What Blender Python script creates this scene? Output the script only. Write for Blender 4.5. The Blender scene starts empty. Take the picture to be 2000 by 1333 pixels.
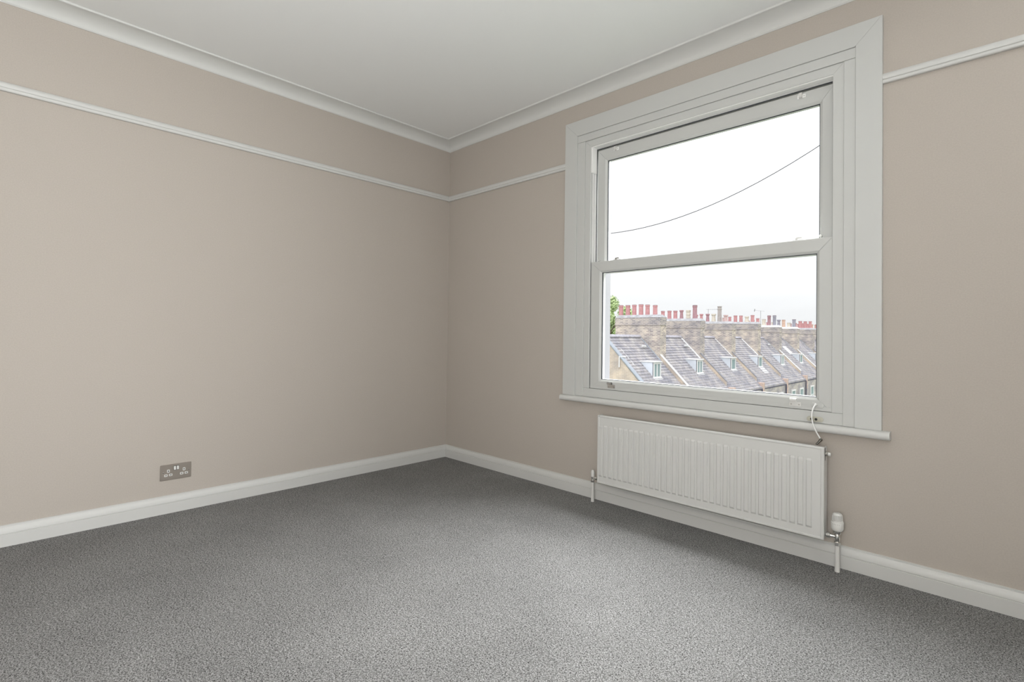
import bpy, math, random
from mathutils import Vector, Matrix
random.seed(7)
PI = math.pi
S = bpy.context.scene
COL = S.collection

# ------------------------------------------------------------------ camera
cam_d = bpy.data.cameras.new('camera')
cam = bpy.data.objects.new('camera', cam_d); COL.objects.link(cam)
yaw, pitch, roll = math.radians(-44.237), math.radians(0.847), math.radians(0.764)
fw = Vector((math.sin(yaw)*math.cos(pitch), math.cos(yaw)*math.cos(pitch), math.sin(pitch)))
rt = Vector((math.cos(yaw), -math.sin(yaw), 0)); up = rt.cross(fw)
r2 = rt*math.cos(roll) + up*math.sin(roll); u2 = up*math.cos(roll) - rt*math.sin(roll)
M = Matrix((r2, u2, -fw)).transposed().to_4x4(); M.translation = Vector((3.300, -2.633, 1.000))
cam.matrix_world = M
cam_d.sensor_width = 36.0; cam_d.sensor_fit = 'HORIZONTAL'
cam_d.lens = 999.0/2000*36.0
cam_d.shift_y = -27.7/2000
cam_d.clip_start = 0.02; cam_d.clip_end = 800
S.camera = cam

# ------------------------------------------------------------------ sky, sun, lights, exposure
SKY = 1.04
world = bpy.data.worlds.new('overcast_sky'); S.world = world; world.use_nodes = True
nt = world.node_tree; N = nt.nodes; L = nt.links; N.clear()
wo = N.new('ShaderNodeOutputWorld'); bg = N.new('ShaderNodeBackground'); L.new(bg.outputs[0], wo.inputs[0])
tc = N.new('ShaderNodeTexCoord'); sep = N.new('ShaderNodeSeparateXYZ'); L.new(tc.outputs['Generated'], sep.inputs[0])
def wmath(op, a, b=None, clamp=False):
    n = N.new('ShaderNodeMath'); n.operation = op; n.use_clamp = clamp
    for i, v in enumerate((a, b)):
        if v is None: continue
        if isinstance(v, (int, float)): n.inputs[i].default_value = v
        else: L.new(v, n.inputs[i])
    return n.outputs[0]
el = wmath('MAXIMUM', sep.outputs[2], 0.0)
# overcast sky: the zenith is nearly three times as bright as the horizon
lum = wmath('MULTIPLY_ADD', el, 2.0); lum.node.inputs[2].default_value = 0.93
mp = N.new('ShaderNodeMapping'); mp.inputs['Scale'].default_value = (1.0, 1.0, 7.0); L.new(tc.outputs['Generated'], mp.inputs[0])
nz = N.new('ShaderNodeTexNoise'); nz.inputs['Scale'].default_value = 3.2; nz.inputs['Detail'].default_value = 5; nz.inputs['Distortion'].default_value = .6
L.new(mp.outputs[0], nz.inputs[0])
cl = wmath('MULTIPLY_ADD', nz.outputs[0], 0.22); cl.node.inputs[2].default_value = 0.90
strength = wmath('MULTIPLY', lum, cl)
strength = wmath('MULTIPLY', strength, SKY)
L.new(strength, bg.inputs['Strength'])
bg.inputs['Color'].default_value = (0.975, 0.985, 1.0, 1)

sun_d = bpy.data.lights.new('hazy_sun', 'SUN'); sun_d.energy = .8; sun_d.angle = math.radians(40); sun_d.color = (1, .985, .96)
sun = bpy.data.objects.new('hazy_sun', sun_d); COL.objects.link(sun)
sun.rotation_euler = Vector((-.45, .62, -.62)).to_track_quat('-Z', 'Y').to_euler()

def area(name, loc, d, sx, sy, power, col):
    l = bpy.data.lights.new(name, 'AREA'); l.shape = 'RECTANGLE'; l.size = sx; l.size_y = sy; l.energy = power; l.color = col
    o = bpy.data.objects.new(name, l); COL.objects.link(o); o.location = loc
    o.rotation_euler = Vector(d).to_track_quat('-Z', 'Y').to_euler(); return o
P_W2, P_SIDE, P_REAR, P_TOP = 262, 85, 2, 1350
area('added_fill_over_window', (2.1, 2.75, 4.45), (0, -.80, -.75), 4.6, 3.2, P_TOP, (.97, .985, 1.0))  # added lamp above the view, boosts the weak skylight through the window
area('added_fill_second_window', (4.42, .30, 1.45), (-.15, -1, -.10), 1.5, 1.7, P_W2, (.97, .985, 1.0))  # added lamp outside the unseen second window, boosting its daylight
area('added_fill_to_left_wall', (3.15, -3.30, 1.25), (-1, .56, .36), 1.0, 1.6, P_SIDE, (.985, .99, 1.0))  # added fill lamp inside the room behind the camera, brightens the left wall
area('added_fill_to_window_wall', (3.95, -3.38, 1.20), (-.60, 1, .30), 1.2, 1.6, P_REAR, (.985, .99, 1.0))  # added weak fill lamp at the rear, aimed at the window wall

S.view_settings.view_transform = 'Standard'; S.view_settings.look = 'None'
S.view_settings.gamma = 1; S.view_settings.use_curve_mapping = False
S.view_settings.exposure = 0.0

# ------------------------------------------------------------------ materials
def mat(name, col, rough=.5, metal=0, bump=None, vary=None, spec=None, sheen=0):
    m = bpy.data.materials.new(name); m.use_nodes = True
    n = m.node_tree.nodes; l = m.node_tree.links; b = n['Principled BSDF']
    b.inputs['Base Color'].default_value = (*col, 1); b.inputs['Roughness'].default_value = rough; b.inputs['Metallic'].default_value = metal
    if spec is not None: b.inputs['Specular IOR Level'].default_value = spec
    tcn = n.new('ShaderNodeTexCoord')
    if vary:
        sc, amt = vary
        z = n.new('ShaderNodeTexNoise'); z.inputs['Scale'].default_value = sc; z.inputs['Detail'].default_value = 4
        l.new(tcn.outputs['Object'], z.inputs['Vector'])
        r = n.new('ShaderNodeMapRange'); r.inputs['To Min'].default_value = 1-amt; r.inputs['To Max'].default_value = 1+amt
        r.inputs['From Min'].default_value = .3; r.inputs['From Max'].default_value = .7
        l.new(z.outputs[0], r.inputs[0])
        mx = n.new('ShaderNodeVectorMath'); mx.operation = 'SCALE'; mx.inputs[0].default_value = col
        l.new(r.outputs[0], mx.inputs['Scale']); l.new(mx.outputs[0], b.inputs['Base Color'])
    if bump:
        sc, st, dist = bump
        z = n.new('ShaderNodeTexNoise'); z.inputs['Scale'].default_value = sc; z.inputs['Detail'].default_value = 3
        l.new(tcn.outputs['Object'], z.inputs['Vector'])
        bp = n.new('ShaderNodeBump'); bp.inputs['Strength'].default_value = st; bp.inputs['Distance'].default_value = dist
        l.new(z.outputs[0], bp.inputs['Height']); l.new(bp.outputs[0], b.inputs['Normal'])
    return m

M_wall = mat('wall_paint', (.45, .408, .362), .75, bump=(260, .25, .0006), vary=(190, .035), spec=.25)
M_ceil = mat('ceiling_paint', (.79, .80, .79), .85, bump=(200, .12, .0005), spec=.2)
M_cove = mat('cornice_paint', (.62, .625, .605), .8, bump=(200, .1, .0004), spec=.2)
M_trim = mat('trim_gloss', (.57, .57, .55), .42, bump=(120, .06, .0004))
M_upvc = mat('white_upvc', (.52, .526, .508), .38, bump=(160, .04, .0003))
M_upvc2 = mat('white_upvc_brightened', (.84, .84, .82), .35)  # paler copy of the upvc; the lit look of soffit and jambs is in its colour
M_rad = mat('radiator_enamel', (.585, .585, .565), .35)
M_gap = mat('dark_rubber_gasket', (.03, .035, .045), .6)
M_slot = mat('dark_gap', (.02, .02, .02), .8)
M_chrome = mat('chrome', (.72, .72, .70), .16, 1)
M_dull = mat('dull_steel', (.42, .41, .38), .32, 1)
M_steel = mat('polished_steel', (.58, .58, .57), .22, 1)
M_plug = mat('gunmetal', (.12, .115, .10), .3, .8)
M_plast = mat('white_plastic', (.64, .635, .61), .35)
M_cream = mat('aged_cream_plastic', (.46, .445, .37), .45)
M_nickel = mat('brushed_nickel', (.31, .275, .24), .42, .55, bump=(400, .1, .0002))
M_cable = mat('white_cable_sheath', (.75, .75, .73), .35)

def glass_mat():
    m = bpy.data.materials.new('window_glass'); m.use_nodes = True
    n = m.node_tree.nodes; l = m.node_tree.links; n.clear()
    o = n.new('ShaderNodeOutputMaterial'); t = n.new('ShaderNodeBsdfTransparent'); g = n.new('ShaderNodeBsdfGlossy')
    t.inputs[0].default_value = (.97, .975, .975, 1); g.inputs['Roughness'].default_value = .01
    lw = n.new('ShaderNodeLayerWeight'); lw.inputs[0].default_value = .5      # facing term is the same on both sides of the pane
    pw = n.new('ShaderNodeMath'); pw.operation = 'POWER'; pw.inputs[1].default_value = 5; l.new(lw.outputs['Facing'], pw.inputs[0])
    f = n.new('ShaderNodeMath'); f.operation = 'MULTIPLY_ADD'; f.inputs[1].default_value = .92; f.inputs[2].default_value = .03; l.new(pw.outputs[0], f.inputs[0])
    mx = n.new('ShaderNodeMixShader'); l.new(f.outputs[0], mx.inputs[0]); l.new(t.outputs[0], mx.inputs[1]); l.new(g.outputs[0], mx.inputs[2])
    l.new(mx.outputs[0], o.inputs[0]); return m
M_glass = glass_mat()

def carpet_mat():
    m = bpy.data.materials.new('grey_twist_carpet'); m.use_nodes = True
    n = m.node_tree.nodes; l = m.node_tree.links; b = n['Principled BSDF']
    tcn = n.new('ShaderNodeTexCoord')
    def noise(sc, det=2, rough=.5, dist=0):
        z = n.new('ShaderNodeTexNoise'); z.inputs['Scale'].default_value = sc; z.inputs['Detail'].default_value = det
        z.inputs['Roughness'].default_value = rough; z.inputs['Distortion'].default_value = dist
        l.new(tcn.outputs['Object'], z.inputs['Vector']); return z.outputs[0]
    fine = noise(285, 4, .7, .5)
    tuft = noise(190, 3, .6, .6)          # clumps of tufts, larger than the single yarn ends
    mixn = n.new('ShaderNodeMixRGB'); mixn.inputs[0].default_value = .38; l.new(fine, mixn.inputs[1]); l.new(tuft, mixn.inputs[2]); fine = mixn.outputs[0]
    mid = noise(2.2, 3, .55, .3)
    cr = n.new('ShaderNodeValToRGB'); e = cr.color_ramp.elements
    e[0].position = .405; e[0].color = (.016, .0155, .0145, 1); e[1].position = .60; e[1].color = (.40, .394, .386, 1)
    k = cr.color_ramp.elements.new(.49); k.color = (.178, .176, .171, 1)
    l.new(fine, cr.inputs[0])
    r = n.new('ShaderNodeMapRange'); r.inputs['From Min'].default_value = .3; r.inputs['From Max'].default_value = .7
    r.inputs['To Min'].default_value = .90; r.inputs['To Max'].default_value = 1.08; l.new(mid, r.inputs[0])
    mx = n.new('ShaderNodeVectorMath'); mx.operation = 'SCALE'; l.new(cr.outputs[0], mx.inputs[0]); l.new(r.outputs[0], mx.inputs['Scale'])
    l.new(mx.outputs[0], b.inputs['Base Color'])
    b.inputs['Roughness'].default_value = .95; b.inputs['Specular IOR Level'].default_value = .1
    bp = n.new('ShaderNodeBump'); bp.inputs['Strength'].default_value = .9; bp.inputs['Distance'].default_value = .004
    l.new(fine, bp.inputs['Height']); l.new(bp.outputs[0], b.inputs['Normal'])
    return m
M_carpet = carpet_mat()

def brick_mat(name, cols, mortar, bw=.225, bh=.075, msize=.012, slate=False):
    """brick or slate pattern laid on (x+y, z) so it runs round corners"""
    m = bpy.data.materials.new(name); m.use_nodes = True
    n = m.node_tree.nodes; l = m.node_tree.links; b = n['Principled BSDF']
    tcn = n.new('ShaderNodeTexCoord'); sp = n.new('ShaderNodeSeparateXYZ'); l.new(tcn.outputs['Object'], sp.inputs[0])
    cb = n.new('ShaderNodeCombineXYZ')
    if slate:
        l.new(sp.outputs[1], cb.inputs[0])
        mz = n.new('ShaderNodeMath'); mz.operation = 'MULTIPLY'; mz.inputs[1].default_value = 1.4142; l.new(sp.outputs[2], mz.inputs[0]); l.new(mz.outputs[0], cb.inputs[1])
    else:
        ad = n.new('ShaderNodeMath'); ad.operation = 'ADD'; l.new(sp.outputs[0], ad.inputs[0]); l.new(sp.outputs[1], ad.inputs[1])
        l.new(ad.outputs[0], cb.inputs[0]); l.new(sp.outputs[2], cb.inputs[1])
    br = n.new('ShaderNodeTexBrick'); l.new(cb.outputs[0], br.inputs[0])
    br.inputs['Scale'].default_value = 1; br.inputs['Brick Width'].default_value = bw; br.inputs['Row Height'].default_value = bh
    br.inputs['Mortar Size'].default_value = msize; br.inputs['Mortar Smooth'].default_value = .3; br.inputs['Bias'].default_value = 0
    br.inputs['Color1'].default_value = (*cols[0], 1); br.inputs['Color2'].default_value = (*cols[1], 1); br.inputs['Mortar'].default_value = (*mortar, 1)
    z = n.new('ShaderNodeTexNoise'); z.inputs['Scale'].default_value = 1.6; z.inputs['Detail'].default_value = 6; l.new(tcn.outputs['Object'], z.inputs['Vector'])
    cr = n.new('ShaderNodeValToRGB'); e = cr.color_ramp.elements
    e[0].position = .36; e[0].color = (.78, .78, .82, 1); e[1].position = .64; e[1].color = (1.18, 1.13, 1.07, 1)
    l.new(z.outputs[0], cr.inputs[0])
    mx = n.new('ShaderNodeMixRGB'); mx.blend_type = 'MULTIPLY'; mx.inputs[0].default_value = 1; l.new(br.outputs[0], mx.inputs[1]); l.new(cr.outputs[0], mx.inputs[2])
    l.new(mx.outputs[0], b.inputs['Base Color']); b.inputs['Roughness'].default_value = .9; b.inputs['Specular IOR Level'].default_value = 0
    bp = n.new('ShaderNodeBump'); bp.inputs['Strength'].default_value = .5; bp.inputs['Distance'].default_value = .01; bp.invert = True
    l.new(br.outputs['Fac'], bp.inputs['Height']); l.new(bp.outputs[0], b.inputs['Normal'])
    return m
EXT = .98        # one scale for all outside colours, tuned to balance them against the sky
def ex(c, k=1.0): return tuple(v*EXT*k for v in c)
M_stock = brick_mat('london_stock_brick', (ex((.60, .53, .46)), ex((.30, .26, .26))), ex((.62, .60, .57)))
M_stock2 = brick_mat('sooty_stock_brick', (ex((.52, .46, .42)), ex((.26, .24, .25))), ex((.54, .53, .53)))
M_face = brick_mat('grey_facade_brick', (ex((.48, .45, .45)), ex((.36, .34, .35))), ex((.50, .49, .48)))
M_gable = brick_mat('pale_gable_brick', (ex((.62, .54, .46)), ex((.56, .48, .41))), ex((.64, .58, .52)))
M_orange = brick_mat('orange_corbel_brick', (ex((.62, .44, .37)), ex((.50, .36, .32))), ex((.58, .54, .51)))
M_slate = brick_mat('mauve_grey_slate', (ex((.40, .395, .415)), ex((.325, .32, .345))), ex((.22, .22, .24)), .30, .20, .014, slate=True)
M_ridge = mat('ridge_tile_clay', ex((.40, .39, .43)), .8, vary=(6, .2), spec=0)
M_lead = mat('lead_sheet', ex((.36, .39, .44)), .55, vary=(3, .12), spec=0)
M_white_ext = mat('white_exterior_paint', ex((.72, .72, .73)), .6, spec=0)
M_valley = mat('dark_weathered_lead', ex((.22, .22, .25)), .7, vary=(4, .2))
M_cheek = mat('pale_lead_cheek', ex((.68, .72, .79)), .6, vary=(2, .08), spec=0)
M_cement = mat('cement_flaunching', ex((.40, .40, .42)), .9, vary=(5, .2), spec=0)
M_pane_far = mat('far_window_pane', ex((.28, .36, .37)), .2, spec=0)
M_pipe = mat('dark_downpipe', ex((.10, .10, .14)), .5, spec=0)
M_pot = {c: mat('chimney_pot_' + c, ex(v), .8, vary=(9, .12), spec=0) for c, v in dict(red=(.55, .29, .30), pink=(.60, .44, .43), cream=(.66, .60, .52), grey=(.42, .38, .37), buff=(.60, .42, .34), dark=(.42, .25, .28), slate=(.33, .32, .38)).items()}
M_sooty = mat('sooty_rim', ex((.18, .13, .14)), .9, spec=0)
M_leaf = mat('leaf_green', ex((.50, .62, .32)), .7, vary=(3, .35), spec=0)
M_leaf2 = mat('leaf_dark_green', ex((.20, .32, .10)), .7, vary=(3, .35), spec=0)
M_bark = mat('bark', ex((.16, .12, .09)), .9, spec=0)
M_alu = mat('aerial_aluminium', ex((.40, .40, .42)), .4, .6, spec=0)
M_ground = mat('garden_ground', ex((.20, .24, .14)), .95, vary=(.4, .3), spec=0)
M_sillstone = mat('painted_stone_sill', ex((.74, .74, .74)), .7, spec=0)
M_reveal = mat('darkened_white_reveal', (.28, .28, .29), .8, spec=0)  # white reveal and sill, colour darkened to offset overlighting by the added lamp
M_wire = mat('black_overhead_wire', ex((.10, .10, .11)), .6, spec=0)
M_outer = brick_mat('own_house_brick', ((.52, .44, .35), (.36, .30, .26)), (.5, .48, .44))

# ------------------------------------------------------------------ helpers
def tagit(o, label=None, cat=None, group=None, kind=None):
    if label: o['label'] = label
    if cat: o['category'] = cat
    if group: o['group'] = group
    if kind: o['kind'] = kind
    return o
def empty(name, loc=(0, 0, 0), parent=None, **k):
    o = bpy.data.objects.new(name, None); COL.objects.link(o); o.location = loc; o.empty_display_size = .1
    if parent: o.parent = parent
    return tagit(o, **k)
def world_loc(o):
    v = Vector(o.location)
    while o.parent: o = o.parent; v += Vector(o.location)
    return v

class MB:
    def __init__(s): s.v = []; s.f = []
    def add(s, vs, fs):
        k = len(s.v); s.v += [tuple(p) for p in vs]; s.f += [tuple(i+k for i in f) for f in fs]; return s
    def box(s, x0, x1, y0, y1, z0, z1):
        return s.add([(x0,y0,z0),(x1,y0,z0),(x1,y1,z0),(x0,y1,z0),(x0,y0,z1),(x1,y0,z1),(x1,y1,z1),(x0,y1,z1)],
                     [(0,3,2,1),(4,5,6,7),(0,1,5,4),(1,2,6,5),(2,3,7,6),(3,0,4,7)])
    def loft(s, A, B, closed=True, caps=True):
        n = len(A); fs = [(i, (i+1) % n, n+(i+1) % n, n+i) for i in range(n if closed else n-1)]
        if caps: fs += [tuple(range(n-1, -1, -1)), tuple(range(n, 2*n))]
        return s.add(list(A)+list(B), fs)
    def lathe(s, prof, c=(0,0,0), axis='z', seg=24, rad=None):
        vs = []; fs = []; m = len(prof)
        for j in range(seg):
            a = 2*PI*j/seg; ca, sa = math.cos(a), math.sin(a)
            for (r, h) in prof:
                if rad: r = rad(r, h, a)
                p = {'z': (r*ca, r*sa, h), 'x': (h, r*ca, r*sa), 'y': (r*sa, h, r*ca)}[axis]
                vs.append((p[0]+c[0], p[1]+c[1], p[2]+c[2]))
        for j in range(seg):
            q = (j+1) % seg
            for i in range(m-1): fs.append((j*m+i, q*m+i, q*m+i+1, j*m+i+1))
        k = len(vs)
        for i, flip in ((0, True), (m-1, False)):
            if prof[i][0] > 1e-6:
                ring = [j*m+i for j in range(seg)]; fs.append(tuple(reversed(ring)) if flip else tuple(ring))
        return s.add(vs, fs)
    def tube(s, path, r, seg=10, rr=None):
        pts = [Vector(p) for p in path]; n = len(pts); vs = []; fs = []
        prev = None
        for i, p in enumerate(pts):
            t = (pts[min(i+1, n-1)]-pts[max(i-1, 0)]).normalized()
            if prev is None:
                a = Vector((0, 0, 1)) if abs(t.z) < .9 else Vector((1, 0, 0)); u = t.cross(a).normalized()
            else: u = (prev - t*prev.dot(t)).normalized()
            prev = u; w = t.cross(u); R = rr[i] if rr else r
            for j in range(seg):
                a = 2*PI*j/seg; vs.append(p+(u*math.cos(a)+w*math.sin(a))*R)
        for i in range(n-1):
            for j in range(seg):
                q = (j+1) % seg; fs.append((i*seg+j, i*seg+q, (i+1)*seg+q, (i+1)*seg+j))
        fs += [tuple(range(seg-1, -1, -1)), tuple((n-1)*seg+j for j in range(seg))]
        return s.add(vs, fs)
    def build(s, name, m, parent=None, bevel=0, smooth=None, seg=2, **k):
        me = bpy.data.meshes.new(name)
        off = world_loc(parent) if parent else Vector((0, 0, 0))
        me.from_pydata([tuple(Vector(p)-off) for p in s.v], [], s.f); me.update()
        import bmesh
        b = bmesh.new(); b.from_mesh(me); bmesh.ops.recalc_face_normals(b, faces=b.faces[:]); b.to_mesh(me); b.free()
        o = bpy.data.objects.new(name, me); COL.objects.link(o); me.materials.append(m)
        if parent: o.parent = parent
        if smooth is not None:
            for p in me.polygons: p.use_smooth = True
            me.set_sharp_from_angle(angle=math.radians(smooth))
        if bevel:
            b = o.modifiers.new('bevel', 'BEVEL'); b.width = bevel; b.segments = seg; b.limit_method = 'ANGLE'; b.angle_limit = math.radians(35)
        return tagit(o, **k)

def box(name, m, *a, parent=None, bevel=0, **k): return MB().box(*a).build(name, m, parent, bevel, **k)

# ------------------------------------------------------------------ room shell
RX, RY, CZ = 6.30, -3.45, 2.548
box('floor', M_carpet, -.15, RX+.15, RY-.15, .15, -.12, 0, kind='structure')
box('ceiling', M_ceil, -.15, RX+.15, RY-.15, .2, CZ, CZ+.12, kind='structure')
box('wall_left', M_wall, -.15, 0, RY-.15, .2, 0, CZ, kind='structure')
box('wall_rear', M_wall, 0, RX, RY-.15, RY, 0, CZ, kind='structure')
box('wall_side', M_wall, RX, RX+.15, RY-.15, .2, 0, CZ, kind='structure')
OX0, OX1, OZ0, OZ1 = 1.376, 2.776, .617, 2.225          # rough window opening
def holed(mb, x0, x1, y0, y1, z0, z1, hx0, hx1, hz0, hz1):
    """slab with a rectangular hole as one connected mesh"""
    vs = []
    for y in (y0, y1):
        vs += [(x0,y,z0),(x1,y,z0),(x1,y,z1),(x0,y,z1),(hx0,y,hz0),(hx1,y,hz0),(hx1,y,hz1),(hx0,y,hz1)]
    fs = []
    for i in range(4):
        j = (i+1) % 4
        fs.append((i, j, 4+j, 4+i)); fs.append((8+i, 12+i, 12+j, 8+j))
        fs.append((i, 8+i, 8+j, j)); fs.append((4+i, 4+j, 12+j, 12+i))
    mb.add(vs, fs)
XM, DX2 = 3.36, 2.35            # wall is split out of frame; the second window repeats the first, DX2 farther on
wr = MB(); holed(wr, 0, XM, 0, .12, 0, CZ, OX0, OX1, OZ0, OZ1)
holed(wr, XM, RX, 0, .12, 0, CZ, OX0+DX2, OX1+DX2, OZ0, OZ1)
wr.build('wall_right', M_wall, kind='structure')
wo_ = MB(); holed(wo_, -.4, XM, .1205, .20, -.3, CZ+.2, 1.399, 2.766, .599, 2.201)
holed(wo_, XM, RX+.4, .1205, .20, -.3, CZ+.2, 1.399+DX2, 2.766+DX2, .599, 2.201)
wo_.build('wall_outer_leaf', M_outer, kind='structure')

def moulding(name, prof, wall, a0, a1, m0=False, m1=False, m=M_trim):
    """sweep (d, z) profile along a wall; m0 mitres it into the room corner"""
    mb = MB()
    def P(s, d, z): return (d, -s, z) if wall == 'L' else ((s, -d, z) if wall == 'R' else ((RX-d, -s, z) if wall == 'S' else (s, RY+d, z)))
    A = [P(a0 + (d if m0 else 0), d, z) for d, z in prof]; B = [P(a1 - (d if m1 else 0), d, z) for d, z in prof]
    mb.loft(A, B); return mb.build(name, m, kind='structure', smooth=32)
skirt = [(0,0),(.018,0),(.018,.0545),(.0145,.0560),(.0145,.0575),(.0168,.0590),(.0158,.070),(.0125,.080),(.0088,.0865),(.0075,.0880),(.0070,.0955),(0,.0960)]
moulding('baseboard_left', skirt, 'L', 0, -RY, True, True)
moulding('baseboard_right', skirt, 'R', 0, RX, True, True)
moulding('baseboard_rear', skirt, 'B', 0, RX, True, True)
moulding('baseboard_side', skirt, 'S', 0, -RY, True, True)
rail = [(0,2.0815),(.0125,2.0815),(.0155,2.0850),(.0165,2.0925),(.0150,2.0935),(.0150,2.0950),(.0188,2.0975),(.0215,2.1060),(.0195,2.1150),(.0130,2.1220),(0,2.1235)]
moulding('trim_1', rail, 'L', 0, -RY, True)
moulding('trim_2', rail, 'R', 0, 1.2225, True)
moulding('trim_3', rail, 'R', 2.9155, 1.2225+DX2)
moulding('trim_6', rail, 'R', 2.9155+DX2, RX)
cove = [(0,2.4880),(.004,2.4880),(.0065,2.4915),(.0085,2.4930)] + [(.0085+.092*(1-math.cos(t*PI/2)), 2.4930+.0470*math.sin(t*PI/2)) for t in [i/10 for i in range(1, 11)]] + [(.1012,2.5405),(.1030,2.5392),(.1055,2.5392),(.1075,2.5410),(.1085,2.5440),(.1085,2.5490),(0,2.5490)]
moulding('trim_4', cove, 'L', 0, -RY, True, True, M_cove)
moulding('trim_5', cove, 'R', 0, RX, True, True, M_cove)

# ------------------------------------------------------------------ window_1
W = empty('window_1', (0, 0, 0), kind='structure')
GR = .0004
def member(name, prof, rect, side, parent, m, g=GR, bevel=0, mit=(True, True), smooth=None):
    """one side of a mitred frame. prof: (inset from outer edge, y). rect: outer x0,x1,z0,z1"""
    x0, x1, z0, z1 = rect; A = []; B = []
    for d, y in prof:
        ma, mb_ = (d if mit[0] else 0), (d if mit[1] else 0)
        if side == 'left':   A.append((x0+d, y, z0+ma+g)); B.append((x0+d, y, z1-mb_-g))
        if side == 'right':  A.append((x1-d, y, z0+ma+g)); B.append((x1-d, y, z1-mb_-g))
        if side == 'top':    A.append((x0+ma+g, y, z1-d)); B.append((x1-mb_-g, y, z1-d))
        if side == 'bottom': A.append((x0+ma+g, y, z0+d)); B.append((x1-mb_-g, y, z0+d))
    b = MB(); b.loft(A, B); return b.build(name, m, parent, bevel, smooth=smooth)
# architrave: three flat boards round the opening, mitred at the top corners
AR = (1.2215, 2.9160, .6175, 2.3720)
def arch(w): return [(0,0),(0,-.0205),(.0015,-.022),(w-.0015,-.022),(w,-.0205),(w,0)]
member('architrave_board', arch(.0962), AR, 'left', W, M_upvc, mit=(False, True))
member('architrave_board', arch(.0962), AR, 'right', W, M_upvc, mit=(False, True))
member('architrave_board', arch(.0990), AR, 'top', W, M_upvc)
# flat cover boards inside the architrave
def plate(name, x0, x1, z0, z1, y0, y1, parent, m=M_upvc, bevel=.0010): return box(name, m, x0, x1, y0, y1, z0, z1, parent=parent, bevel=bevel)
plate('lining_board', 1.3175, 2.8200, 2.2275, 2.2725, -.0165, .004, W, bevel=.0018)
plate('lining_board', 1.3170, 1.3756, .6175, 2.2270, -.0150, .004, W, bevel=.0025)
plate('lining_board', 2.7750, 2.8202, .6175, 2.2270, -.0150, .004, W, bevel=.0025)
# outer frame, vertical members stop on the bottom member
FR = (1.3750, 2.7755, .6180, 2.2270)
fp = [(0,.115),(0,-.0085),(.0015,-.010),(.0415,-.010),(.0440,-.0080),(.0440,.004),(.030,.004),(.030,.115)]
fpt = [(0,.115),(0,-.0085),(.0015,-.010),(.0400,-.010),(.0440,-.0070),(.0440,.040),(.050,.040),(.050,.115)]
FL = (1.3750, 2.7755, .6715, 2.2270)
for sd in ('left', 'right'): member('frame_member', fp, FL, sd, W, M_upvc, mit=(False, True))
member('frame_member', fpt, FR, 'top', W, M_upvc)
box('frame_member', M_upvc, 1.3750, 2.7755, -.0100, .115, .6180, .6708, parent=W, bevel=.0012)
# travel stops at the top of each jamb, balance channels below
for sx, x0, x1 in ((1, 1.4050, 1.4290), (-1, 2.7320, 2.7455)):
    box('jamb_stop', M_upvc2, x0, x1, -.0060, .0400, 2.0210, 2.1825, parent=W, bevel=.001)
for x0, x1, y0, y1 in ((1.4050,1.4235,.0110,.0165),(2.7325,2.7455,.0110,.0165),(1.4050,1.4270,.0320,.0400),(2.7320,2.7455,.0320,.0400)):
    box('channel_rib', M_upvc2, x0, x1, y0, y1, .6715, 2.0200, parent=W)
box('jamb_seal', M_gap, 1.4050, 1.4300, .0410, .0440, .6715, 2.1800, parent=W)
box('jamb_seal', M_gap, 2.7205, 2.7455, .0410, .0440, .6715, 2.1800, parent=W)
box('head_seal', M_gap, 1.4300, 2.7205, .0410, .0440, 2.1735, 2.1765, parent=W)
box('lit_soffit_plate', M_upvc2, 1.4290, 2.7320, -.0060, .0400, 2.1800, 2.1860, parent=W)  # added pale plate, its colour makes the head soffit look lit
# outer reveal and stone sill
for a in ((1.400,1.4300,.1155,.205,.655,2.185),(2.735,2.765,.1155,.205,.655,2.185),(1.400,2.765,.1155,.205,2.180,2.20)):
    box('reveal_lining', M_reveal, *a, parent=W)
box('stone_sill', M_reveal, 1.38, 2.79, .1155, .30, .600, .662, parent=W, bevel=.006)
# inner window board with a rounded nose
sill = [(.0, .6170),(-.036,.6170),(-.0425,.6145),(-.0465,.6085),(-.0480,.6000),(-.0465,.5915),(-.0425,.5855),(-.036,.5830),(0,.5830)]
b = MB(); b.loft([(1.2150,y,z) for y, z in sill], [(2.9460,y,z) for y, z in sill]); b.build('window_board', M_trim, W, smooth=40)

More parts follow.
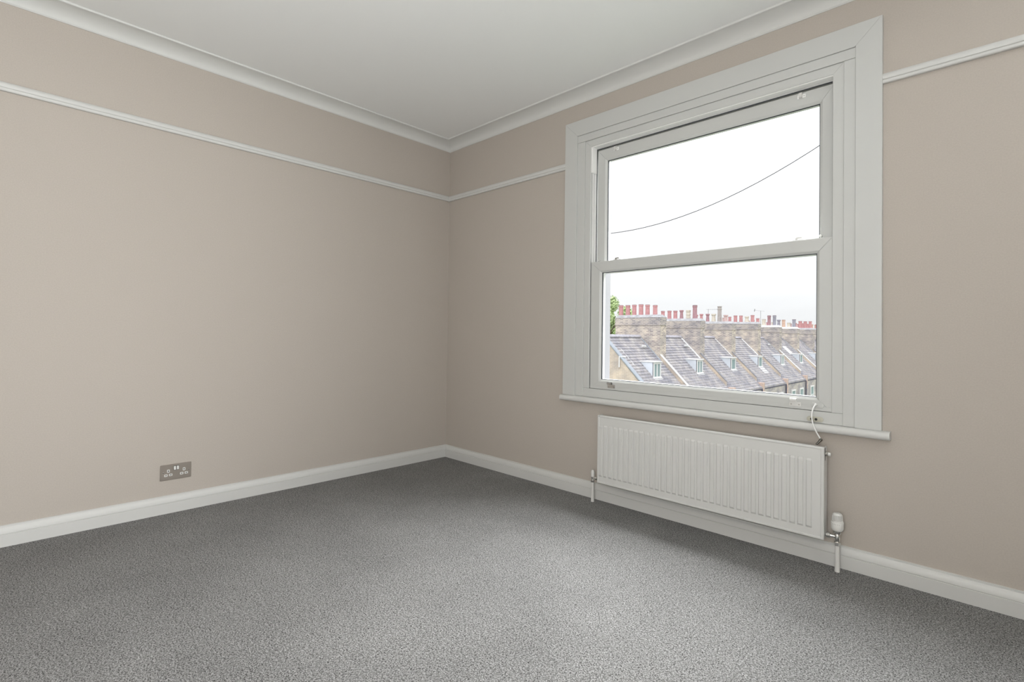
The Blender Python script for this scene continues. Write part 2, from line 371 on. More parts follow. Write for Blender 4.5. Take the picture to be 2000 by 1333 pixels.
def sash(name, rect, glass, y0, th):
    e = empty(name, (rect[0], y0, rect[2]), parent=W)
    x0, x1, z0, z1 = rect; gx0, gx1, gz0, gz1 = glass
    def prof(w): return [(0,y0+th),(0,y0+.002),(.0020,y0),(w-.0125,y0),(w-.0100,y0+.0012),(w-.0015,y0+.0080),(w,y0+.0095),(w,y0+.0180),(w,y0+th)]
    # members of unequal width meet on a mitre through both corners
    def mem(kind, pts_outer):
        A, B = pts_outer; mb = MB(); mb.loft(A, B); mb.build(kind, M_upvc, e)
    wl, wr_, wb, wt = gx0-x0, x1-gx1, gz0-z0, z1-gz1
    def pl(w): return prof(w)
    n = len(prof(.07))
    pL, pR, pB, pT = prof(wl), prof(wr_), prof(wb), prof(wt)
    g = .0005
    mem('stile', ([(x0+pL[i][0], pL[i][1], z0+pB[i][0]+g) for i in range(n)], [(x0+pL[i][0], pL[i][1], z1-pT[i][0]-g) for i in range(n)]))
    mem('stile', ([(x1-pR[i][0], pR[i][1], z0+pB[i][0]+g) for i in range(n)], [(x1-pR[i][0], pR[i][1], z1-pT[i][0]-g) for i in range(n)]))
    mem('rail', ([(x0+pL[i][0]+g, pB[i][1], z0+pB[i][0]) for i in range(n)], [(x1-pR[i][0]-g, pB[i][1], z0+pB[i][0]) for i in range(n)]))
    mem('rail', ([(x0+pL[i][0]+g, pT[i][1], z1-pT[i][0]) for i in range(n)], [(x1-pR[i][0]-g, pT[i][1], z1-pT[i][0]) for i in range(n)]))
    yg = y0+.0170
    mb = MB(); holed(mb, gx0-.002, gx1+.002, yg-.004, yg+.001, gz0-.002, gz1+.002, gx0+.0035, gx1-.0035, gz0+.0030, gz1-.0030)
    mb.build('glazing_gasket', M_gap, e)
    box('glass_pane', M_glass, gx0-.004, gx1+.004, yg+.001, yg+.005, gz0-.004, gz1+.004, parent=e)
    # white glazing bead outside the glass
    mb = MB(); holed(mb, gx0-.004, gx1+.004, yg+.006, y0+th-.002, gz0-.004, gz1+.004, gx0+.003, gx1-.003, gz0+.003, gz1+.002)
    mb.build('outer_glazing_bead', M_upvc2, e)
    return e
up_s = sash('upper_sash', (1.4345, 2.7300, 1.3900, 2.1680), (1.5000, 2.6680, 1.4600, 2.0950), .0450, .045)
lo_s = sash('lower_sash', (1.4240, 2.7335, .6725, 1.4570), (1.4995, 2.6695, .7310, 1.3885), -.0040, .044)
# cast glazing bars hidden joint line on the bottom rail
box('rail_cover', M_upvc, 1.4260, 2.7315, -.0052, -.0035, .6735, .6925, parent=lo_s, bevel=.0004)
box('draught_strip', M_gap, 1.4243, 1.4252, -.0036, .010, .6725, 1.4570, parent=lo_s)
box('draught_strip', M_gap, 2.7335, 2.7348, -.0036, .010, .6725, 1.4570, parent=lo_s)

# lifts are built as single joined sub-parts so that the tree stays three levels deep
def sash_lift_joined(x, z, m):
    mb = MB(); mb.box(x-.0250, x+.0250, -.0085, -.0052, z-.0110, z+.0085)
    ring = []; c = (-.0150, z+.0165); o = []; i_ = []
    for k in range(13):
        a = math.radians(-40+k*20)
        o.append((c[0]+.0095*math.cos(a), c[1]+.0095*math.sin(a))); i_.append((c[0]+.0077*math.cos(a), c[1]+.0077*math.sin(a)))
    ring = [(-.0055, z+.002)]+o+list(reversed(i_))+[(-.0075, z+.002)]
    mb.loft([(x-.0200, y, q) for y, q in ring], [(x+.0075, y, q) for y, q in ring])
    ob = mb.build('sash_lift', m, lo_s, smooth=50)
    for dx in (-.0165, .0165): MB().lathe([(.0001,0),(.0032,0),(.0032,-.0008),(.0014,-.0010),(.0001,-.0006)], (x+dx, -.0085, z-.003), 'y', 14).build('screw', M_dull, lo_s, smooth=40)
    return ob
sash_lift_joined(1.5820, .6960, M_steel)['label'] = 'bright chrome sash lift hook'
sash_lift_joined(2.5850, .6960, M_plast)['label'] = 'white sash lift hook'
# clips on the top rail of the upper sash
for x in (1.566, 2.590):
    mb = MB(); mb.box(x-.016, x+.020, .0425, .0450, 2.140, 2.158); mb.build('latch_plate', M_upvc2, up_s, bevel=.001)
    mb = MB(); mb.loft([(x-.008, y, z) for y, z in ((.0425,2.139),(.032,2.143),(.028,2.152),(.032,2.163),(.0425,2.168))], [(x+.006, y, z) for y, z in ((.0425,2.139),(.032,2.143),(.028,2.152),(.032,2.163),(.0425,2.168))])
    mb.build('latch_catch', M_plast, up_s, smooth=30)
    MB().lathe([(.0001,0),(.0025,0),(.0025,-.0006),(.0001,-.0008)], (x+.013, .0425, 2.149), 'y', 12).build('screw', M_dull, up_s, smooth=40)
# small tilt stops low on the stiles of the upper sash
for x in (1.4525, 2.6760):
    MB().lathe([(.0001,-.012),(.0050,-.012),(.0065,-.009),(.0065,0),(.0001,0)], (x, .0450, 1.4720), 'y', 16).build('tilt_stop', M_plast, up_s, smooth=40)
# fasteners on top of the meeting rail
for x, m in ((1.603, M_dull), (2.592, M_plast)):
    mb = MB(); mb.box(x-.024, x+.024, .004, .026, 1.4570, 1.4600)
    pts = [(x-.014,1.4600),(x-.014,1.4680),(x-.010,1.4720),(x+.012,1.4720),(x+.014,1.4700),(x+.014,1.4670),(x-.008,1.4665),(x-.008,1.4600)]
    mb.loft([(a, .008, c) for a, c in pts], [(a, .022, c) for a, c in pts]); mb.build('sash_fastener', m, lo_s, smooth=30)

# the second window of the same wall, beyond the picture's right edge: a copy of the first
def copy_tree(o, parent=None):
    c = o.copy(); COL.objects.link(c)
    if parent: c.parent = parent
    for ch in list(o.children): copy_tree(ch, c)
    return c
W2 = copy_tree(W); W2.name = 'window_2'; W2.location = (DX2, 0, 0)

# ------------------------------------------------------------------ window restrictor cable and its lock plate
R_ = empty('window_restrictor', (2.676, -.0052, .699), label='white looped restrictor cable with a dark metal plug, hanging from the lower sash', cat='window restrictor')
def oval(mb, cx, cz, hw, hh, y0, y1, seg=28):
    ring = []
    for k in range(seg):
        a = 2*PI*k/seg; ca, sa = math.cos(a), math.sin(a); ring.append((cx+(hw-hh)*(1 if ca > 0 else -1)+hh*ca, cz+hh*sa))
    f = [(cx+(px-cx)*.93, cz+(pz-cz)*.93) for px, pz in ring]
    n = seg; vs = [(x, y1, z) for x, z in ring]+[(x, y0+.001, z) for x, z in ring]+[(x, y0, z) for x, z in f]
    fs = [(i, (i+1) % n, n+(i+1) % n, n+i) for i in range(n)]+[(n+i, n+(i+1) % n, 2*n+(i+1) % n, 2*n+i) for i in range(n)]+[tuple(range(2*n, 3*n))]
    mb.add(vs, fs)
mb = MB(); oval(mb, 2.6760, .6975, .0270, .0115, -.0095, -.0052); mb.build('mounting_plate', M_upvc, R_, smooth=40)
MB().lathe([(.0001,-.008),(.0038,-.008),(.0060,-.005),(.0070,0),(.0001,0)], (2.6700, -.0095, .6990), 'y', 20).build('cable_collar', M_plast, R_, smooth=40)
def smooth_path(pts, n=8):
    P = [Vector(p) for p in pts]; out = []
    for i in range(len(P)-1):
        p0, p1, p2, p3 = P[max(i-1,0)], P[i], P[i+1], P[min(i+2,len(P)-1)]
        for k in range(n):
            t = k/n; out.append(.5*((2*p1)+(-p0+p2)*t+(2*p0-5*p1+4*p2-p3)*t*t+(-p0+3*p1-3*p2+p3)*t**3))
    out.append(P[-1]); return out
cpath = smooth_path([(2.6700,-.0170,.6985),(2.6655,-.0300,.6860),(2.6640,-.0470,.6600),(2.6685,-.0560,.6280),(2.6830,-.0620,.5910),(2.7010,-.0660,.5600)], 8)
MB().tube(cpath, .0030, 10).build('cable', M_cable, R_, smooth=60)
p0 = Vector((2.7060,-.0670,.5560)); p1 = Vector((2.6880,-.0740,.5320)); dv = (p1-p0)
MB().tube([p0-dv*.12, p0, p0+dv*.35, p0+dv*.36, p0+dv*.95, p1], .005, 14, rr=[.0036,.0062,.0062,.0046,.0042,.0026]).build('cable_plug', M_plug, R_, smooth=40)
LP = empty('lock_plate', (2.668, -.0105, .636), label='yellowed oval lock plate with two key holes on the bottom frame', cat='lock plate')
mb = MB(); oval(mb, 2.6680, .6350, .0330, .0110, -.0170, -.0100); mb.build('plate_body', M_cream, LP, smooth=40)
for dx in (-.0130, .0050):
    MB().lathe([(.0001,-.0004),(.0040,-.0004),(.0052,-.0012),(.0058,0),(.0001,.001)], (2.6680+dx, -.0170, .6350), 'y', 18).build('key_hole', M_slot, LP, smooth=40)

# ------------------------------------------------------------------ radiator
RAD = empty('radiator', (2.137, -.07, 0), label='white single panel radiator with vertical flutes under the window', cat='radiator')
rx0, rx1, rz0, rz1, ry = 1.5500, 2.7240, .1300, .5285, -.1000
def radiator_panel():
    xs = [(rx0, 0), (rx0+.0025, .0015), (rx0+.0100, .0015), (rx0+.0130, -.0008)]
    first = 1.5838-.0331*0+0.0; pitch_ = .03312
    flutes = []
    for k in range(34):
        r = 1.5850+k*pitch_
        flutes.append((r-.0245, r))
    for a, c in flutes:
        xs += [(a, 0.0), (a+.0050, 1.0), (c-.0030, 1.0), (c, 0.0)]
    X = [x for x, _ in xs[:4]]; tag = ['e','r','r','b']
    for a, c in flutes: X += [a, a+.0050, c-.0030, c]; tag += ['f0','f1','f1','f0']
    X += [rx1-.0130, rx1-.0100, rx1-.0025, rx1]; tag += ['b','r','r','e']
    Z = [rz0, rz0+.0025, rz0+.0080, rz0+.0105, .1700, .1790, .4640, .4730, rz1-.0105, rz1-.0080, rz1-.0025, rz1]
    ztag = ['e','r','r','b','f0','f1','f1','f0','b','r','r','e']
    def depth(tx, tz):
        if 'e' in (tx, tz): return .0015
        if 'r' in (tx, tz): return 0
        if tx == 'f1' and tz == 'f1': return -.0030
        return .0018
    vs = []; fs = []
    for i, z in enumerate(Z):
        for j, x in enumerate(X): vs.append((x, ry+depth(tag[j], ztag[i]), z))
    nx = len(X)
    for i in range(len(Z)-1):
        for j in range(nx-1): fs.append((i*nx+j, i*nx+j+1, (i+1)*nx+j+1, (i+1)*nx+j))
    # return the edges backwards to make a shallow tray
    loop = [j for j in range(nx)]+[i*nx+nx-1 for i in range(1, len(Z))]+[(len(Z)-1)*nx+j for j in range(nx-2, -1, -1)]+[i*nx for i in range(len(Z)-2, 0, -1)]
    k = len(vs); vs += [(vs[q][0], ry+.012, vs[q][2]) for q in loop]; n = len(loop)
    for q in range(n): fs.append((loop[q], loop[(q+1) % n], k+(q+1) % n, k+q))
    fs.append(tuple(k+q for q in range(n)))
    mb = MB(); mb.add(vs, fs); return mb.build('front_panel', M_rad, RAD, smooth=22)
radiator_panel()
# convector fins behind the panel: one corrugated sheet
vs = []; fs = []; n = 0; x = rx0+.03
while x < rx1-.03:
    for z in (.165, .505): vs.append((x, -.086 if n % 2 else -.052, z))
    x += .012; n += 1
for i in range(n-1): fs.append((2*i, 2*i+2, 2*i+3, 2*i+1))
mb = MB(); mb.add(vs, fs); mb.build('convector_fins', M_rad, RAD)
# side covers and slotted top grille
for x0, x1 in ((rx0+.001, rx0+.004), (rx1-.004, rx1-.001)):
    prof = [(ry+.010,rz0+.006),(-.044,rz0+.006),(-.040,rz0+.012),(-.040,rz1-.010),(-.044,rz1-.003),(-.052,rz1+.001),(ry+.010,rz1+.0005)]
    mb = MB(); mb.loft([(x0, y, z) for y, z in prof], [(x1, y, z) for y, z in prof]); mb.build('side_cover', M_rad, RAD, bevel=.0008)
vs = []; fs = []; nxs = 94; xs = []
for k in range(nxs):
    a = rx0+.014+k*.01235; xs += [a, a+.0078]
xs = [rx0+.003]+xs+[rx1-.003]; ys = [ry+.008, ry+.0145, ry+.0280, ry+.0345, ry+.0480, -.0430]
for y in ys:
    for x in xs: vs.append((x, y, rz1-.0055))
W_ = len(xs)
for i in range(5):
    for j in range(W_-1):
        if (i in (1, 3)) and j % 2 == 1: continue
        fs.append((i*W_+j, i*W_+j+1, (i+1)*W_+j+1, (i+1)*W_+j))
mb = MB(); mb.add(vs, fs); og = mb.build('top_grille', M_rad, RAD)
sm = og.modifiers.new('thickness', 'SOLIDIFY'); sm.thickness = .0014
# hanging brackets on the wall
for x in (1.75, 2.52): box('wall_bracket', M_rad, x-.015, x+.015, -.046, -.0002, .17, .47, parent=RAD, bevel=.001)
# bleed valve on the right end
BV = empty('bleed_valve', (rx1, -.068, .497), parent=RAD)
MB().lathe([(.0001,-.004),(.0125,-.004),(.0135,0),(.0110,.0030),(.0001,.003)], (rx1+.0005, -.068, .497), 'x', 24).build('washer', M_chrome, BV, smooth=40)
MB().lathe([(.0001,0),(.0095,0),(.0095,.006),(.0065,.0075),(.0001,.0075)], (rx1+.0030, -.068, .497), 'x', 6).build('hex_nut', M_dull, BV)
MB().lathe([(.0001,0),(.0078,0),(.0082,.008),(.0065,.0105),(.0030,.0112),(.0001,.0090)], (rx1+.0080, -.068, .497), 'x', 20).build('cap', M_plast, BV, smooth=40)
mb = MB(); mb.box(rx1-.0008, rx1+.0004, -.0825, -.0795, .470, .524); mb.build('end_slot', M_slot, RAD)
# thermostatic valve, right
TV = empty('thermostatic_valve', (2.768, -.066, .118), parent=RAD)
vx, vy = 2.7680, -.0660
MB().lathe([(.0001,.112),(.0118,.112),(.0130,.115),(.0130,.1255),(.0115,.1285),(.0001,.1285)], (vx, vy, 0), 'z', 6).build('compression_nut', M_chrome, TV)
MB().lathe([(.0001,.1285),(.0085,.1285),(.0088,.136),(.0098,.140),(.0098,.156),(.0080,.160),(.0080,.164),(.0001,.164)], (vx, vy, 0), 'z', 24).build('valve_body', M_chrome, TV, smooth=40)
MB().lathe([(.0001,-.0440),(.0065,-.0440),(.0070,-.0400),(.0115,-.0400),(.0120,-.0270),(.0080,-.0265),(.0072,-.0240),(.0072,0),(.0001,0)], (vx, vy, .148), 'x', 24).build('valve_tail', M_chrome, TV, smooth=40)
MB().lathe([(.0001,.164),(.0150,.164),(.0162,.166),(.0162,.1715),(.0140,.1730),(.0140,.177),(.0001,.177)], (vx, vy, 0), 'z', 28).build('chrome_collar', M_chrome, TV, smooth=40)
MB().lathe([(.0001,.175),(.0175,.175),(.0215,.1785),(.0235,.1850),(.0240,.2125),(.0228,.2150),(.0001,.2150)], (vx, vy, 0), 'z', 40).build('grip_ring', M_plast, TV, smooth=32)
def fin(r, h, a):
    if .2190 < h < .2420 and math.cos(a*24) > .25: return r-.0045
    return r
prof = [(.0001,.214),(.0208,.214),(.0208,.2188),(.0206,.2195),(.0203,.2270),(.0196,.2350),(.0186,.2415),(.0183,.2422),(.0165,.2465),(.0120,.2500),(.0001,.2508)]
MB().lathe(prof, (vx, vy, 0), 'z', 192, rad=fin).build('thermostat_cap', M_plast, TV, smooth=30)
for k in range(5):
    a = -PI/2 - .30 + (k-1)*.26
    MB().lathe([(.0001,0),(.0011,0),(.0001,.0004)], (vx+.0241*math.cos(a), vy+.0241*math.sin(a), .2060), 'y', 8).build('index_dot', M_slot, TV)
MB().lathe([(.0001,0),(.0102,0),(.0092,.030),(.0088,.060),(.0088,.1125),(.0001,.1125)], (vx, vy, 0), 'z', 24).build('supply_pipe', M_plast, RAD, smooth=40, label='white sleeved pipe below the thermostatic valve')
# lockshield valve, left
LV = empty('lockshield_valve', (1.4985, -.068, .118), parent=RAD)
vx, vy = 1.4985, -.0680
MB().lathe([(.0001,.117),(.0118,.117),(.0125,.120),(.0125,.1290),(.0105,.1310),(.0001,.1310)], (vx, vy, 0), 'z', 6).build('compression_nut', M_chrome, LV)
MB().lathe([(.0001,.131),(.0080,.131),(.0085,.152),(.0001,.152)], (vx, vy, 0), 'z', 24).build('valve_body', M_chrome, LV, smooth=40)
MB().lathe([(.0001,0),(.0070,0),(.0072,.022),(.0110,.0225),(.0115,.034),(.0070,.0345),(.0065,.0525),(.0001,.0525)], (vx, vy, .1440), 'x', 24).build('valve_tail', M_chrome, LV, smooth=40)
MB().lathe([(.0001,.150),(.0110,.150),(.0115,.156),(.0112,.176),(.0085,.186),(.0040,.1895),(.0001,.190)], (vx, vy, 0), 'z', 24).build('cap', M_plast, LV, smooth=40)
MB().lathe([(.0001,0),(.0100,0),(.0090,.030),(.0086,.060),(.0086,.118),(.0001,.118)], (vx, vy, 0), 'z', 24).build('return_pipe', M_plast, RAD, smooth=40, label='white sleeved pipe below the lockshield valve')

# ------------------------------------------------------------------ double socket on the left wall
SK = empty('double_socket', (0, -1.8885, .2195), label='brushed nickel double power socket with white inserts low on the left wall', cat='socket')
y0s, y1s, z0s, z1s = -1.9620, -1.8150, .1770, .2625
ring = []
for cy, cz, a0 in ((y1s-.004, z1s-.004, 0), (y0s+.004, z1s-.004, 90), (y0s+.004, z0s+.004, 180), (y1s-.004, z0s+.004, 270)):
    for k in range(5): a = math.radians(a0+k*22.5); ring.append((cy+.004*math.cos(a), cz+.004*math.sin(a)))
mb = MB(); mb.loft([(.0003, y, z) for y, z in ring], [(.0040, y, z) for y, z in ring]); mb.build('face_plate', M_nickel, SK, bevel=.0008)
def insert(cy, cz, hw, hh, name, hole=None):
    pts = []
    rr_ = .0022
    for sy, sz, a0 in ((hw-rr_, hh-rr_, 0), (-hw+rr_, hh-rr_, 90), (-hw+rr_, -hh+rr_, 180), (hw-rr_, -hh+rr_, 270)):
        for k in range(4): a = math.radians(a0+k*30); pts.append((cy+sy+rr_*math.cos(a), cz+sz+rr_*math.sin(a)))
    mb = MB(); mb.loft([(.0038, y, z) for y, z in pts], [(.0048, y, z) for y, z in pts]); o = mb.build(name, M_plast, SK)
    if hole: box('pin_hole', M_slot, .0044, .0050, cy-hole[0], cy+hole[0], cz-hole[1], cz+hole[1], parent=o)
for s in (-1.9245, -1.8505):
    insert(s, .2270, .0062, .0080, 'earth_insert', (.0019, .0040))
    insert(s-.0110, .2045, .0080, .0062, 'pin_insert', (.0036, .0018))
    insert(s+.0112, .2052, .0080, .0062, 'pin_insert', (.0036, .0018))
for s in (-1.8945, -1.8805):
    box('switch_bezel', M_slot, .0038, .0043, s-.0068, s+.0068, .2285, .2515, parent=SK)
    b = MB(); b.loft([(.0042, s-.0052, .2302),(.0042, s+.0052, .2302),(.0042, s+.0052, .2498),(.0042, s-.0052, .2498)], [(.0085, s-.0050, .2306),(.0085, s+.0050, .2306),(.0052, s+.0050, .2494),(.0052, s-.0050, .2494)])
    b.build('rocker_switch', M_plast, SK, bevel=.0005)
for s in (-1.9480, -1.8285):
    MB().lathe([(.0001,0),(.0032,0),(.0030,.0010),(.0001,.0014)], (.0040, s, .2200), 'x', 16).build('screw', M_chrome, SK, smooth=40)

# ------------------------------------------------------------------ outside: the terrace
RIDX, EAVX, K0 = -11.60, -8.22, -10.60          # ridge line, eave line, roof plane x + z = K0
PARTY = [22.90+5.0*i for i in range(11)]
GZ = -9.0
box('ground', M_ground, -120, 60, 1.5, 240, GZ-.3, GZ, kind='structure')
def roof_slope(name, y0, y1, m, parent, rear=False):
    """one roof slope with lapped slate courses, a step at every course"""
    top = RIDX; n = 24; run = (EAVX-.12)-RIDX; pts = []
    for k in range(n+1):
        x = top+run*k/n; z = K0-x
        if k > 0: pts.append((x+.02, z+.030))       # lifted tail of the course above
        if k < n: pts.append((x+.0201, z-.010))
    if rear: pts = [(2*RIDX-x, z) for x, z in pts]
    base = [(x, z-.10) for x, z in pts]
    prof = pts+list(reversed(base))
    mb = MB(); mb.loft([(x, y0, z) for x, z in prof], [(x, y1, z) for x, z in prof]); return mb.build(name, m, parent)
def sloped_bar(name, m, parent, xa, xb, y0, y1, h0, h1, bevel=0):
    """bar lying along the front slope from x=xa to x=xb; h0..h1 above the roof plane"""
    A = [(xa, K0-xa+h0), (xa, K0-xa+h1)]; B = [(xb, K0-xb+h1), (xb, K0-xb+h0)]
    prof = A+B; mb = MB(); mb.loft([(x, y0, z) for x, z in prof], [(x, y1, z) for x, z in prof]); return mb.build(name, m, parent, bevel)
order = ['nearest', 'second', 'third', 'fourth', 'fifth', 'sixth', 'seventh', 'eighth', 'ninth', 'tenth', 'eleventh']
cop_white = [True, False, False, False, True, True, False, False, True, False, True]
for i in range(11):
    ya = 19.30 if i == 0 else PARTY[i-1]+.36; yb = PARTY[i]
    H = empty('terraced_house', (RIDX, (ya+yb)/2, GZ), cat='house', group='terraced houses across the gardens')
    lab = {0: 'end of terrace house with pale brick gable and slate roof, nearest the window',
           5: 'terraced house with a white rooflight beside its slate dormer, %s from the gable end' % order[5]}
    H['label'] = lab.get(i, 'terraced house with slate roof and one dormer, %s from the gable end' % order[i])
    roof_slope('front_roof', ya, yb, M_slate, H); roof_slope('rear_roof', ya, yb, M_slate, H, True)
    n = max(1, int((yb-ya)/.45)); st = (yb-ya)/n
    if i < 3:
        for k in range(n):
            pr = [(RIDX-.16, .90+.045), (RIDX-.10, 1.02), (RIDX, 1.07), (RIDX+.10, 1.02), (RIDX+.16, .945), (RIDX+.13, .92), (RIDX, 1.00), (RIDX-.13, .92)]
            mb = MB(); mb.loft([(x, ya+k*st+.006, z) for x, z in pr], [(x, ya+(k+1)*st-.006, z+.012) for x, z in pr]); mb.build('ridge_tile', M_ridge, H)
    else:
        pr = [(RIDX-.16, .945), (RIDX, 1.07), (RIDX+.16, .945), (RIDX, 1.00)]
        mb = MB(); mb.loft([(x, ya, z) for x, z in pr], [(x, yb, z) for x, z in pr]); mb.build('ridge', M_ridge, H)
    fx = EAVX-.10
    box('front_wall', M_face, fx-.3, fx, ya, yb, GZ, K0-fx-.08, parent=H)
    bx = 2*RIDX-fx
    box('rear_wall', M_stock2, bx, bx+.3, ya, yb, GZ, K0-fx-.08, parent=H)
    box('gutter', M_pipe, EAVX-.16, EAVX-.07, ya, yb+.3, K0-EAVX-.01, K0-EAVX+.045, parent=H, bevel=.01)
    MB().tube([(fx+.07, yb-.25, K0-EAVX), (fx+.07, yb-.25, GZ)], .045, 8).build('downpipe', M_pipe, H, smooth=40)
    # windows under the eaves
    c0 = (ya+yb)/2
    for wy in ((c0-1.0, c0+1.05) if i else (c0,)):
        for zt in (-2.86, -5.9):
            wf = MB(); 
            vs = MB(); holed(vs, wy-.48, wy+.48, -.04, .03, zt-1.5, zt, wy-.38, wy+.38, zt-1.40, zt-.10)
            wf.add([(fx+.01-y, x, z) for x, y, z in vs.v], vs.f); 
            wf.box(fx-.0, fx+.03, wy-.38, wy+.38, zt-.78, zt-.70)
            w_ = wf.build('window_frame', M_white_ext, H)
            box('window_pane', M_pane_far, fx-.005, fx+.010, wy-.38, wy+.38, zt-1.40, zt-.10, parent=w_)
    # party wall rising above the roof, with coping
    py0, py1 = PARTY[i]+.035, PARTY[i]+.325
    sloped_bar('party_wall', M_gable, H, -10.35, -8.75, py0, py0+.15, -.12, .26)
    sloped_bar('coping', M_white_ext if cop_white[i] else M_valley, H, -10.40, -8.72, py0-.02, py0+.17, .26, .30)
    sloped_bar('abutment_gutter', M_valley, H, -10.40, -8.60, py0+.16, py1+.02, -.06, .01)
    mb = MB(); mb.box(EAVX-.55, EAVX-.06, py0-.03, py1+.03, K0-EAVX-.65, K0-EAVX+.42); mb.build('corbel', M_orange, H, bevel=.02)
    box('party_base', M_face, EAVX-.55, EAVX-.10, py0-.03, py1+.03, GZ, K0-EAVX-.65, parent=H)
    sloped_bar('party_roof_strip', M_slate, H, RIDX, -8.3, PARTY[i]+.001, PARTY[i]+.359, -.11, -.02)
    # lead flashing where the stack meets this roof
    sloped_bar('flashing', M_white_ext if i in (1, 2, 3) else M_lead, H, -11.62, -10.25, yb-(.20 if i in (1, 3) else .11), yb+.005, .0, .06)
    if i in (0, 1, 4):      # short vent pipe on the slope
        vx_, vy_ = (-10.95, yb-.55)
        MB().tube([(vx_, vy_, K0-vx_), (vx_+.10, vy_-.05, K0-vx_+.10), (vx_+.14, vy_-.48, K0-vx_+.12)], .05, 8).build('roof_vent', M_white_ext, H, smooth=40)
    # dormer: front faces +x, cheeks are triangles on the slope
    D = empty('dormer', (-9.5, ya, -.8), parent=H)
    dy = (20.74 if i == 0 else PARTY[i-1]+2.82); dw = .76; fxd = -9.50; zt, zb = -.32 - .012*i, -1.14
    tipx = K0-zt
    for yy in (dy, dy+dw-.05):
        tri = [(fxd-.03, zt), (fxd-.03, zb+.04), (tipx+.02, zt)]
        mb = MB(); mb.loft([(x, yy, z) for x, z in tri], [(x, yy+.05, z) for x, z in tri]); mb.build('cheek', M_cheek, D)
    mb = MB(); mb.box(tipx-.05, fxd+.06, dy-.03, dy+dw+.03, zt, zt+.05); mb.build('dormer_roof', M_white_ext, D, bevel=.01)
    t = MB(); holed(t, dy, dy+dw, 0, .06, zb, zt, dy+.09, dy+dw-.09, zb+.09, zt-.09)
    q = MB(); q.add([(fxd-y, x, z) for x, y, z in t.v], t.f)
    if i in (0, 1, 4): q.box(fxd-.05, fxd-.005, dy+dw*.5-.04, dy+dw*.5+.04, zb+.09, zt-.09)
    q.build('casement_frame', M_white_ext, D)
    box('dormer_pane', M_pane_far, fxd-.055, fxd-.035, dy+.08, dy+dw-.08, zb+.08, zt-.08, parent=D)
    sloped_bar('apron', M_white_ext, D, fxd-.02, fxd+(.42 if i == 3 else .10), dy-.05, dy+dw+.05, .0, .04)
    if i == 5: sloped_bar('rooflight', M_white_ext, H, -10.78, -10.20, 45.3, 46.1, .02, .10)
    if i == 0:
        g = [(RIDX, .98), (EAVX-.10, K0-EAVX+.02), (EAVX-.10, GZ), (2*RIDX-EAVX+.10, GZ), (2*RIDX-EAVX+.10, K0-EAVX+.02)]
        mb = MB(); mb.loft([(x, ya-.02, z) for x, z in g], [(x, ya+.28, z) for x, z in g]); mb.build('gable_wall', M_gable, H)
        sloped_bar('verge_capping', M_lead, H, RIDX, EAVX-.02, ya-.06, ya+.24, .0, .07)
        MB().tube([(-10.55, ya-.07, K0+10.55-.5), (-10.55, ya-.07, K0+10.55+.02), (-10.40, ya+.25, K0+10.40+.15)], .04, 8).build('cable_duct', M_white_ext, H, smooth=40)
        for k in range(3): MB().tube([(-10.9+k*.28, ya+.62+.01*k, K0+10.9-k*.28+.03), (-10.7+k*.28, ya+.62, K0+10.7-k*.28+.03)], .018, 6).build('pale_mortar_patch', M_white_ext, H, smooth=40)

# chimney stacks standing on the party walls; each carries its row of pots
POTS = {
 0: [(-13.01,2.79,2.20,.24,'red','plain'),(-12.55,2.78,2.20,.24,'red','plain'),(-12.13,2.79,2.20,.23,'red','rim'),(-11.70,2.80,2.20,.24,'red','rim'),(-11.29,2.77,2.20,.23,'red','rim'),(-10.82,2.73,2.20,.23,'red','rim')],
 1: [(-12.99,2.66,2.12,.22,'red','rim'),(-12.53,2.67,2.12,.23,'red','rim'),(-12.12,2.66,2.12,.23,'red','rim'),(-11.70,2.69,2.12,.21,'dark','waist'),(-11.25,2.68,2.12,.24,'cream','banded'),(-10.82,2.98,2.12,.25,'dark','rim')],
 2: [(-13.0,2.60,2.08,.21,'red','waist'),(-12.62,2.65,2.08,.21,'red','waist'),(-12.16,2.65,2.08,.22,'dark','waist'),(-11.73,2.64,2.08,.26,'cream','waist'),(-11.31,3.17,2.08,.26,'grey','tall'),(-10.88,2.55,2.08,.26,'pink','waist')],
 3: [(-13.0,2.55,2.16,.22,'pink','rim'),(-12.54,2.62,2.16,.21,'red','rim'),(-12.10,2.71,2.16,.24,'red','rim'),(-11.68,2.70,2.16,.23,'red','rim'),(-11.24,2.63,2.16,.27,'cream','flare'),(-10.82,2.72,2.16,.24,'red','rim')],
 4: [(-12.9,2.45,2.02,.22,'buff','rim'),(-12.50,2.50,2.02,.22,'red','rim'),(-12.12,2.65,2.02,.24,'red','rim'),(-11.63,2.57,2.02,.27,'cream','rim'),(-11.21,2.88,2.02,.24,'dark','rim'),(-10.79,2.88,2.02,.24,'slate','rim')],
 5: [(-12.9,2.45,1.98,.24,'red','rim'),(-12.45,2.45,1.98,.24,'cream','rim'),(-11.96,2.68,1.98,.26,'slate','waist'),(-11.55,2.67,1.98,.26,'buff','rim'),(-11.10,2.39,1.98,.28,'cream','rim'),(-10.68,2.70,1.98,.27,'slate','rim')],
 6: [(-12.4,2.45,1.98,.24,'dark','rim'),(-11.95,2.50,1.98,.25,'red','rim'),(-11.50,2.69,1.98,.29,'red','rim'),(-11.05,2.66,1.98,.28,'red','rim'),(-10.62,2.66,1.98,.25,'red','rim')],
}
